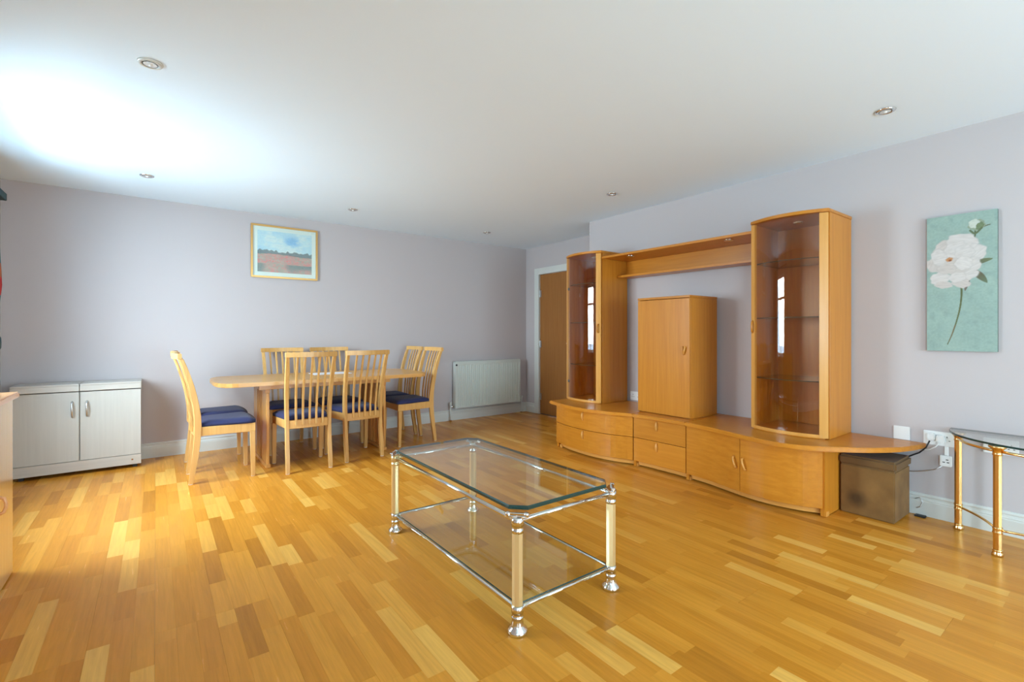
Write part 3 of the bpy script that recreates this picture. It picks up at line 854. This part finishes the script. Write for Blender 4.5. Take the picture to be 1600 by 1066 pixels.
soft_box(3.555, 3.865, .910, 1.212, .313, .372, .012).build('lid', M['suede'], ot)

# ------------------------------------------------------------ sockets, plugs and cables on the right wall
def plate(y0, y1, z0, z1, label, holes, name='wall_socket', cat='socket'):
    x = XR1; t = thing(name, label, cat, (x, (y0 + y1) / 2, z0), 'white electrical plates on the right wall')
    MB().box(x - .009, x - .0005, y0, y1, z0, z1, .0025, 2).build('face_plate', M['plastic'], t)
    for yc in holes:
        zc = (z0 + z1) / 2
        for dy, dz, ww, hh in ((0, .014, .004, .009), (-.011, -.008, .008, .004), (.011, -.008, .008, .004)):
            MB().box(x - .0095, x - .0088, yc + dy - ww / 2, yc + dy + ww / 2, zc + dz - hh / 2, zc + dz + hh / 2).build('pin_slot', M['dark'], t)
        MB().box(x - .0125, x - .0092, yc + .024, yc + .034, zc + .012, zc + .028, .001).build('switch', M['plastic'], t)
    return t


plate(.925, 1.012, .462, .547, 'blank square white wall plate rising above the ledge, left of the sockets', [], 'blank_plate', 'wall plate')
plate(.712, .858, .456, .542, 'white double socket with plugs between the ledge tip and the glass table', [.745])
plate(.440, .586, .456, .542, 'white double socket seen behind and below the half-moon glass top', [.47, .545])
plate(3.04, 3.186, .475, .561, 'white double socket low on the wall between the left tower and the cupboard', [3.08, 3.15])
def plug(y, z, mat, label, kind):
    x = XR1 - .0096; b = MB(); b.box(x - .028, x, y - .021, y + .021, z - .022, z + .022, .006, 2)
    return solo(b, 'plug', mat, label, 'plug', 'plugs in the socket by the ledge tip')
plug(.818, .508, M['plastic'], 'white plug with black cable in the double socket, nearest the ledge tip', 0)
plug(.772, .500, M['plastic'], 'white plug with white cable in the double socket, nearer the gold table leg', 0)
b = MB(); b.tube([(3.852, .818, .486), (3.85, .835, .44), (3.86, .870, .40), (3.872, .90, .380), (3.884, .95, .345), (3.885, 1.03, .30)], .0042, 8)
solo(b, 'power_cable', M['black'], 'black power cable running from the plugs down behind the suede cube', 'cable')
b = MB(); b.tube([(3.860, .772, .478), (3.85, .790, .452), (3.868, .82, .430), (3.878, .87, .415), (3.886, .95, .388), (3.89, 1.02, .38), (3.89, 1.06, .30)], .0032, 8)
solo(b, 'power_cable', M['plastic'], 'white power cable dipping under the ledge beside the black one', 'cable')
tb2 = thing('telephone_socket', 'small white surface socket box below the double socket beside the gold legs', 'socket', (XR1, .748, .335))
MB().box(XR1 - .024, XR1 - .0005, .722, .778, .335, .400, .004, 2).build('box_body', M['plastic'], tb2)
for dy, dz in ((-.006, .042), (-.010, .026), (.010, .026)):
    MB().box(XR1 - .0248, XR1 - .0238, .748 + dy - .006, .748 + dy + .006, .335 + dz - .0025, .335 + dz + .0025).build('port', M['dark'], tb2)
MB().box(XR1 - .010, XR1 - .0005, .738, .758, .4005, .4555, .002).build('trunking', M['plastic'], tb2)
b = MB(); b.tube([(3.888, .765, .336), (3.885, .80, .305), (3.885, .85, .285), (3.885, .90, .270), (3.888, .96, .262), (3.89, 1.02, .262)], .0028, 8)
solo(b, 'thin_cord', M['silver'], 'thin grey cord drooping from the small socket box to the suede cube', 'cord')
b = MB(); b.tube([(3.875, .895, .10), (3.878, .870, .115), (3.878, .858, .085), (3.875, .870, .055), (3.87, .888, .045)], .0022, 8)
solo(b, 'loose_cord', M['silver'], 'thin grey loop of cord in front of the skirting beside the suede cube', 'cord')
b = MB(); b.box(3.83, 3.872, .835, .890, .0005, .010, .003, 2)
solo(b, 'cable_end', M['black'], 'small flat black cable end on the floor beside the suede cube', 'cable')

# ------------------------------------------------------------ radiator
ra = thing('radiator', 'white ribbed panel radiator on the back wall, right of the dining table', 'radiator', (3.69, 5.49, .15))
RX0, RX1, RY, RZ0, RZ1 = 3.150, 4.225, 5.452, .165, .770
b = MB(); bm = bmesh.new()
prof = [(RX0, .0)]; nr = 33; pitch = (RX1 - RX0 - .05) / nr
for k in range(nr):
    xk = RX0 + .025 + k * pitch
    prof += [(xk + .004, 0), (xk + .009, .009), (xk + pitch - .009, .009), (xk + pitch - .004, 0)]
prof.append((RX1, 0))
lv = [(RZ0, 0), (RZ0 + .012, 0), (RZ0 + .035, 1), (RZ1 - .050, 1), (RZ1 - .028, 0), (RZ1, 0)]
rows = [[bm.verts.new((x, RY - 0.0 + d * s - .0, z)) for x, d in prof] for z, s in lv]
for a, c in zip(rows, rows[1:]):
    for k in range(len(prof) - 1): bm.faces.new((a[k], a[k + 1], c[k + 1], c[k]))
b.add(bm); b.build('front_panel', M['rad_white'], ra)
MB().box(RX0, RX1, RY + .0095, RY + .020, RZ0, RZ1 - .002).build('inner_panel', M['rad_white'], ra)
MB().box(RX0 - .002, RX1 + .002, RY - .001, RY + .062, RZ1, RZ1 + .012, .003, 2).build('top_grille', M['rad_white'], ra)
for x in (RX0 - .002, RX1 - .004): MB().box(x, x + .006, RY - .001, RY + .062, RZ0, RZ1 - .001, .001).build('side_cover', M['rad_white'], ra)
MB().box(RX0 + .06, RX1 - .06, RY + .021, RY + .075, RZ0 + .03, RZ1 - .05).build('convector_fins', M['rad_white'], ra)
MB().lathe(0, 0, [(.013, 0), (.013, .006), (.006, .007), (.0001, .007)], 12).build('bleed_plug', M['dark'], ra, xf=Matrix.Translation((RX0 + .015, RY - .001, RZ1 - .035)) @ Matrix.Rotation(PI / 2, 4, 'X'))
for xv, xe in ((RX0 - .055, RX0 + .01), (RX1 + .045, RX1 - .005)):
    b = MB(); b.lathe(xv, RY + .03, [(.008, .001), (.008, .17)], 12); pipe = b.build('pipe', M['gloss_white'], ra)
    MB().lathe(xv, RY + .03, [(.018, 0), (.018, .012), (.009, .016)], 16).build('pipe_collar', M['door'], pipe)
    MB().tube([(xv, RY + .03, .190), (xe, RY + .03, .190)], .009, 10).build('valve_tail', M['chrome'], ra)
    MB().lathe(xv, RY + .03, [(.012, .1705), (.014, .18), (.014, .205), (.018, .210), (.019, .238), (.015, .246), (.0001, .247)], 18).build('valve', M['gloss_white'], ra)

# ------------------------------------------------------------ white limed cabinet on the back wall
wc = thing('white_cabinet', 'low pale limed-wood two-door cabinet against the back wall at left', 'cabinet', (-.5, 5.38, 0))
CX0, CX1, CYF, CYB = -.895, -.098, 5.225, 5.522
xm = (CX0 + CX1) / 2
MB().box(CX0 + .006, CX1 - .006, CYF + .020, CYB, .028, .674, .001).build('carcass', M['limed'], wc)
MB().box(CX0 + .002, CX1 - .002, CYF - .002, CYF + .018, .030, .112, .0015).build('plinth', M['limed_top'], wc)
for x0, x1 in ((CX0, xm - .002), (xm + .002, CX1)):
    MB().box(x0, x1, CYF - .012, CYB + .002, .682, .727, .002).build('top_moulding', M['limed_top'], wc)
    MB().box(x0 - .0, x1 + .0, CYF - .016, CYB + .004, .7272, .741, .004, 2).build('top_board', M['limed_top'], wc)
for x0, x1, hx in ((CX0 + .003, xm - .0035, xm - .045), (xm + .0035, CX1 - .003, xm + .045)):
    d = MB().box(x0, x1, CYF, CYF + .018, .1155, .6745, .0015).build('cabinet_door', M['limed'], wc)
    b = MB(); zc, yf = .535, CYF
    b.tube([(hx, yf + .002, zc + .062), (hx, yf - .012, zc + .055), (hx, yf - .021, zc + .03), (hx, yf - .024, zc), (hx, yf - .021, zc - .03), (hx, yf - .012, zc - .055), (hx, yf + .002, zc - .062)], .006, 10)
    b.build('handle', M['silver'], d)
MB().lathe(0, 0, [(.007, 0), (.006, .0015), (.0001, .002)], 12).build('screw_cap', M['door'], wc, xf=Matrix.Translation((CX1 - .062, CYF - .0021, .072)) @ Matrix.Rotation(PI / 2, 4, 'X'))
for x in (CX0 + .04, CX1 - .06): MB().box(x, x + .03, CYF + .03, CYF + .06, 0, .0275).build('foot', M['dark'], wc)
for x in (CX0 + .04, CX1 - .06): MB().box(x, x + .03, CYB - .06, CYB - .03, 0, .0275).build('foot', M['dark'], wc)

# ------------------------------------------------------------ beech cabinet at the left frame edge
dk = thing('left_cabinet', 'glossy pale beech cabinet cut off by the left edge of the picture', 'cabinet', (-.76, 2.7, 0))
DX0, DX1, DYA, DYB = XL + .02, -.552, 2.10, 3.285
MB().box(DX0, DX1 - .020, DYA, DYB, .002, .838, .001).build('carcass', M['desk'], dk)
MB().box(DX0, DX1 + .020, DYA - .01, DYB + .020, .840, .868, .005, 2).build('top_board', M['desk_top'], dk)
ys = [DYB - .0005, DYB - .40, DYB - .80, DYA + .0005]
for a, c in zip(ys, ys[1:]):
    d = MB().box(DX1 - .019, DX1, c + .001, a - .001, .006, .834, .0015).build('cabinet_door', M['desk'], dk)
    hy = a - .235 if a == ys[0] else a - .35
    grip(d, DX1, hy, 0, 0) if False else None
    b = MB(); xh = DX1
    b.tube([(xh - .002, hy, .425), (xh + .012, hy, .420), (xh + .019, hy, .398), (xh + .019, hy, .378), (xh + .012, hy, .358), (xh - .002, hy, .352)], .007, 8)
    b.build('handle', M['desk_top'], d)

# ------------------------------------------------------------ curtain at the far side of the left window
m, t_, p_ = nt('patterned_curtain'); p_.inputs['Roughness'].default_value = .9
tc = t_.nodes.new('ShaderNodeTexCoord'); vo = t_.nodes.new('ShaderNodeTexVoronoi'); vo.inputs['Scale'].default_value = 6.5
cr1 = t_.nodes.new('ShaderNodeValToRGB'); cr1.color_ramp.interpolation = 'CONSTANT'; e = cr1.color_ramp.elements
e[0].color = (.45, .035, .03, 1); e[1].position = .45; e[1].color = (.35, .10, .04, 1)
x = e.new(.62); x.color = (.06, .05, .16, 1); x = e.new(.78); x.color = (.04, .13, .13, 1)
sp = t_.nodes.new('ShaderNodeSeparateColor')
t_.links.new(tc.outputs['Object'], vo.inputs['Vector']); t_.links.new(vo.outputs['Color'], sp.inputs[0]); t_.links.new(sp.outputs[0], cr1.inputs['Fac']); t_.links.new(cr1.outputs[0], p_.inputs['Base Color'])
M['teal'] = simple('dark_teal_fabric', (.035, .075, .085), .9)
cu2 = thing('curtain', 'red patterned curtain with dark teal border tied back at the left edge of the picture', 'curtain', (-.93, 4.88, .74))
bm = bmesh.new(); NV, NU = 40, 44; rows = []
for j in range(NV + 1):
    z = .74 + (2.13 - .74) * j / NV
    wide = np.interp(z, [.74, .95, 1.10, 1.30, 1.60, 1.95, 2.13], [.10, .07, .045, .10, .135, .15, .16])
    outx = np.interp(z, [.74, .95, 1.10, 1.25, 1.50, 1.80, 2.13], [.062, .055, .040, .060, .078, .062, .046])
    row = []
    for i in range(NU + 1):
        u = i / NU * 2 - 1
        row.append(bm.verts.new((XL + .026 + outx * .62 + outx * .42 * math.sin(u * 15), 4.88 + wide * u, z)))
    rows.append(row)
for a, c in zip(rows, rows[1:]):
    for k in range(NU): f = bm.faces.new((a[k], a[k + 1], c[k + 1], c[k])); f.smooth = True
b = MB(); b.add(bm); ob = b.build('drape', m, cu2); md = ob.modifiers.new('thickness', 'SOLIDIFY'); md.thickness = .003
b = MB(); b.lathe(0, 0, [(.048, 1.035), (.056, 1.05), (.058, 1.085), (.056, 1.12), (.048, 1.135)], 24)
b.bm.transform(Matrix.Translation((XL + .074, 4.88, 0)) @ Matrix.Diagonal((.85, 1.05, 1, 1))); b.build('tieback', M['teal'], cu2)
b = MB(); b.prism([(XL + .006, 4.69), (XL + .120, 4.69), (XL + .120, 5.055), (XL + .006, 5.055)], 2.131, 2.185, .004); b.build('heading', M['teal'], cu2)
pl = MB(); pl.tube([(XL + .062, 2.95, 2.205), (XL + .062, 5.10, 2.205)], .011, 12)
solo(pl, 'curtain_pole', M['teal'], 'dark curtain pole above the left window, at the left picture edge', 'curtain pole')

# ------------------------------------------------------------ pictures (flat prints painted per vertex)
def srgb(c): c = np.asarray(c, float) / 255.; return np.where(c <= .04045, c / 12.92, ((c + .055) / 1.055) ** 2.4)


def value_noise(X, Y, sc, seed):
    r = np.random.RandomState(seed); g = r.rand(64, 64); x = X * sc; y = Y * sc
    xi = np.floor(x).astype(int); yi = np.floor(y).astype(int); fx_ = x - xi; fy = y - yi; fx_ = fx_ * fx_ * (3 - 2 * fx_); fy = fy * fy * (3 - 2 * fy)
    q = lambda a, c: g[a % 64, c % 64]
    return (q(xi, yi) * (1 - fx_) + q(xi + 1, yi) * fx_) * (1 - fy) + (q(xi, yi + 1) * (1 - fx_) + q(xi + 1, yi + 1) * fx_) * fy


def print_mesh(name, P0, U, V, nu, nv, img, mat, parent):
    """flat sheet at P0 spanned by U, V with colours img[nv+1, nu+1, 3] in sRGB 0..255"""
    o = wloc(parent); P0 = Vector(P0) - o; U = Vector(U); V = Vector(V)
    co = [tuple(P0 + U * (i / nu) + V * (j / nv)) for j in range(nv + 1) for i in range(nu + 1)]
    fs = [(j * (nu + 1) + i, j * (nu + 1) + i + 1, (j + 1) * (nu + 1) + i + 1, (j + 1) * (nu + 1) + i) for j in range(nv) for i in range(nu)]
    me = bpy.data.meshes.new(name); me.from_pydata(co, [], fs); me.materials.append(mat)
    at = me.color_attributes.new('paint', 'FLOAT_COLOR', 'POINT'); c = np.ones(((nu + 1) * (nv + 1), 4)); c[:, :3] = srgb(img.reshape(-1, 3)) * .82; at.data.foreach_set('color', c.ravel())
    ob = bpy.data.objects.new(name, me); C.objects.link(ob); ob.parent = parent; return ob


def blend(img, mask, col):
    mask = np.clip(mask, 0, 1)[..., None]; return img * (1 - mask) + np.asarray(col, float) * mask


# framed meadow print on the back wall
FX0, FX1, FZ0, FZ1 = .783, 1.441, 1.735, 2.290
fp = thing('framed_print', 'gilt-framed print of a red flower meadow under blue sky on the back wall', 'picture', ((FX0 + FX1) / 2, YB, FZ0))
fw = .020
for x0, x1, z0, z1 in ((FX0, FX1, FZ0, FZ0 + fw), (FX0, FX1, FZ1 - fw, FZ1), (FX0, FX0 + fw, FZ0 + fw, FZ1 - fw), (FX1 - fw, FX1, FZ0 + fw, FZ1 - fw)):
    MB().box(x0, x1, YB - .022, YB - .001, z0, z1, .004, 2).build('frame_bar', M['gold_frame'], fp)
MB().box(FX0 + fw - .002, FX1 - fw + .002, YB - .010, YB - .0015, FZ0 + fw - .002, FZ1 - fw + .002).build('mount', M['mat_card'], fp)
nu, nv = 150, 110; X, Y = np.meshgrid(np.linspace(0, 1, nu + 1), np.linspace(0, 1, nv + 1))
n1 = value_noise(X, Y, 5, 1); n2 = value_noise(X + 3, Y * 2, 14, 2); n3 = value_noise(X * 1.5, Y * 3, 36, 3); n4 = value_noise(X, Y * 1.6, 3.2, 8)
img = np.ones(X.shape + (3,)) * np.array([184, 208, 222])
img = blend(img, (n4 - .45) * 3, (135, 178, 215)); img = blend(img, (n1 * .6 + n2 * .4 - .45) * 3.5, (206, 216, 220))
hor = .44 + .02 * np.sin(X * 5)
fld = Y < hor
fc = np.ones_like(img) * np.array([166, 158, 146]); fc = blend(fc, (n2 - .35) * 2, (186, 166, 156)); fc = blend(fc, (n1 * .5 + n3 * .5 - .38) * 3.2 * (1 - np.abs(Y - .25) * 1.6), (204, 140, 136))
fc = blend(fc, (n3 - .62) * 5, (214, 112, 114)); fc = blend(fc, (n4 - .5) * 3 * (Y < .2), (128, 134, 132))
img = np.where(fld[..., None], fc, img)
tl = (Y >= hor - .01) & (Y < hor + .025 + .06 * value_noise(X, X * 0, 24, 5) + .04 * value_noise(X, X * 0, 6, 6))
img = blend(img, tl * .8, (104, 110, 112)); img = img + (n3[..., None] - .5) * 14
print_mesh('print_sheet', (FX0 + .062, YB - .0106, FZ0 + .062), (FX1 - FX0 - .124, 0, 0), (0, 0, FZ1 - FZ0 - .124), nu, nv, np.clip(img * 1.12 + 8, 0, 255), painted("meadow_print"), fp)
MB().box(FX0 + fw, FX1 - fw, YB - .0145, YB - .0125, FZ0 + fw, FZ1 - fw).build('glazing', M['glass'], fp)

# peony canvas on the right wall (picture left = larger y)
PY0, PY1, PZ0, PZ1 = .523, .837, 1.045, 1.872
cv = thing('flower_canvas', 'tall turquoise canvas of a white peony on the right wall', 'picture', (XR1, (PY0 + PY1) / 2, PZ0))
M['canvas_side'] = simple('canvas_side', (.10, .13, .10), .8)
MB().box(XR1 - .024, XR1 - .001, PY0, PY1, PZ0, PZ1, .0015).build('stretcher_block', M['canvas_side'], cv)
nu, nv = 130, 330; X, Y = np.meshgrid(np.linspace(0, 1, nu + 1), np.linspace(0, 1, nv + 1)); asp = (PZ1 - PZ0) / (PY1 - PY0)
n1 = value_noise(X, Y * asp, 3, 21); n2 = value_noise(X, Y * asp, 11, 22); n3 = value_noise(X, Y * asp, 40, 23)
img = np.ones(X.shape + (3,)) * np.array([154, 178, 167]); img = blend(img, (n1 - .3) * 1.2, (164, 188, 175)); img = blend(img, (n2 - .5) * 1.5, (143, 167, 158)); img += (n3[..., None] - .5) * 9
DD = lambda x, y: (X - x) , (Y - y) * asp


def petal(img, cx, cy, rx, ry, ang, col, rim=(206, 196, 190), soft=9):
    dx = X - cx; dy = (Y - cy) * asp; c_, s_ = math.cos(ang), math.sin(ang); a = (dx * c_ + dy * s_) / rx; d = (-dx * s_ + dy * c_) / ry
    wob = 1 + .06 * np.sin(5 * np.arctan2(d, a) + cx * 40) + .035 * np.sin(9 * np.arctan2(d, a) + cy * 60)
    r = np.sqrt(a * a + d * d) / wob; m_ = np.clip((1 - r) * soft, 0, 1)
    colr = np.asarray(col, float) * (1 - np.clip(r - .45, 0, 1)[..., None] * .5) + np.asarray(rim, float) * np.clip(r - .45, 0, 1)[..., None] * .5
    colr = colr + ((value_noise(a * 2 + 9, d * 9 + 9, 1.0, 31) - .5) * 16)[..., None]
    sh = np.clip((1.10 - r) * 8, 0, 1) * .22
    img = blend(img, sh, (176, 172, 168)); mm = m_[..., None]
    return img * (1 - mm) + colr * mm


def stroke(img, pts, w0, w1, col):
    P = catmull(pts, 24); n = len(P)
    for i, (px_, py_) in enumerate(P):
        wd = w0 + (w1 - w0) * i / n; d = np.hypot(X - px_, (Y - py_) * asp); img = blend(img, (1.0 - d / wd) * 3, col)
    return img


def leaf(img, x0, y0, x1, y1, wd, col, col2):
    n = 26
    for i in range(n + 1):
        t = i / n; px_, py_ = x0 + (x1 - x0) * t, y0 + (y1 - y0) * t + .006 * math.sin(PI * t); r = wd * math.sin(PI * min(1, t * .92 + .06)) ** .8 + .004
        d = np.hypot(X - px_, (Y - py_) * asp); img = blend(img, (1.0 - d / r) * 4, np.asarray(col) * (1 - t) + np.asarray(col2) * t)
    return img


img = stroke(img, [(.50, .52), (.51, .42), (.49, .32), (.44, .22), (.38, .13), (.31, .05)], .019, .009, (96, 104, 66))
img = stroke(img, [(.42, .19), (.37, .12), (.33, .07)], .012, .006, (122, 106, 76))
img = stroke(img, [(.67, .78), (.70, .84), (.70, .875)], .014, .014, (84, 98, 66))
img = leaf(img, .60, .615, .93, .655, .045, (96, 82, 66), (112, 128, 92))
img = leaf(img, .66, .585, .86, .49, .055, (100, 72, 62), (106, 122, 92))
img = leaf(img, .62, .54, .56, .44, .030, (112, 92, 84), (120, 108, 98))
img = stroke(img, [(.80, .885), (.85, .892), (.90, .897)], .012, .009, (92, 98, 66))
PW, PL = (216, 208, 202), (206, 195, 187)
for a in ((.30, .76, .22, .17, .5, PL), (.52, .80, .24, .15, -.2, PW), (.16, .64, .15, .20, 1.2, PL), (.20, .54, .16, .13, .2, PW), (.70, .71, .17, .16, .8, PW), (.56, .56, .20, .14, .2, PW),
          (.50, .50, .15, .10, -.4, PL), (.25, .49, .14, .07, -.1, PL), (.34, .68, .24, .20, -.3, PW), (.18, .70, .12, .16, .2, PW), (.62, .62, .18, .15, .5, PW), (.44, .62, .20, .17, .1, PL), (.42, .76, .17, .10, .3, PW),
          (.55, .72, .14, .14, .3, PW), (.30, .61, .14, .12, .0, PL), (.45, .54, .13, .10, .2, PW), (.54, .64, .13, .13, -.4, (221, 213, 207))):
    img = petal(img, *a)
img = petal(img, .335, .675, .060, .045, .3, (196, 138, 92), (224, 190, 150), 4)
img = petal(img, .345, .668, .028, .022, .3, (150, 84, 48), (196, 138, 92), 4)
img = petal(img, .72, .905, .125, .105, .1, (150, 164, 138), (120, 134, 106)); img = petal(img, .69, .915, .085, .090, .3, (206, 212, 198), (176, 186, 166)); img = petal(img, .765, .895, .055, .080, -.4, (118, 134, 98), (96, 110, 82))
img = stroke(img, [(.63, .87), (.70, .845), (.79, .88)], .018, .018, (98, 112, 80))
img = np.clip(img, 0, 255)
print_mesh('canvas_face', (XR1 - .0245, PY1, PZ0), (0, -(PY1 - PY0), 0), (0, 0, PZ1 - PZ0), nu, nv, img, painted('peony_paint', rough=.75), cv)
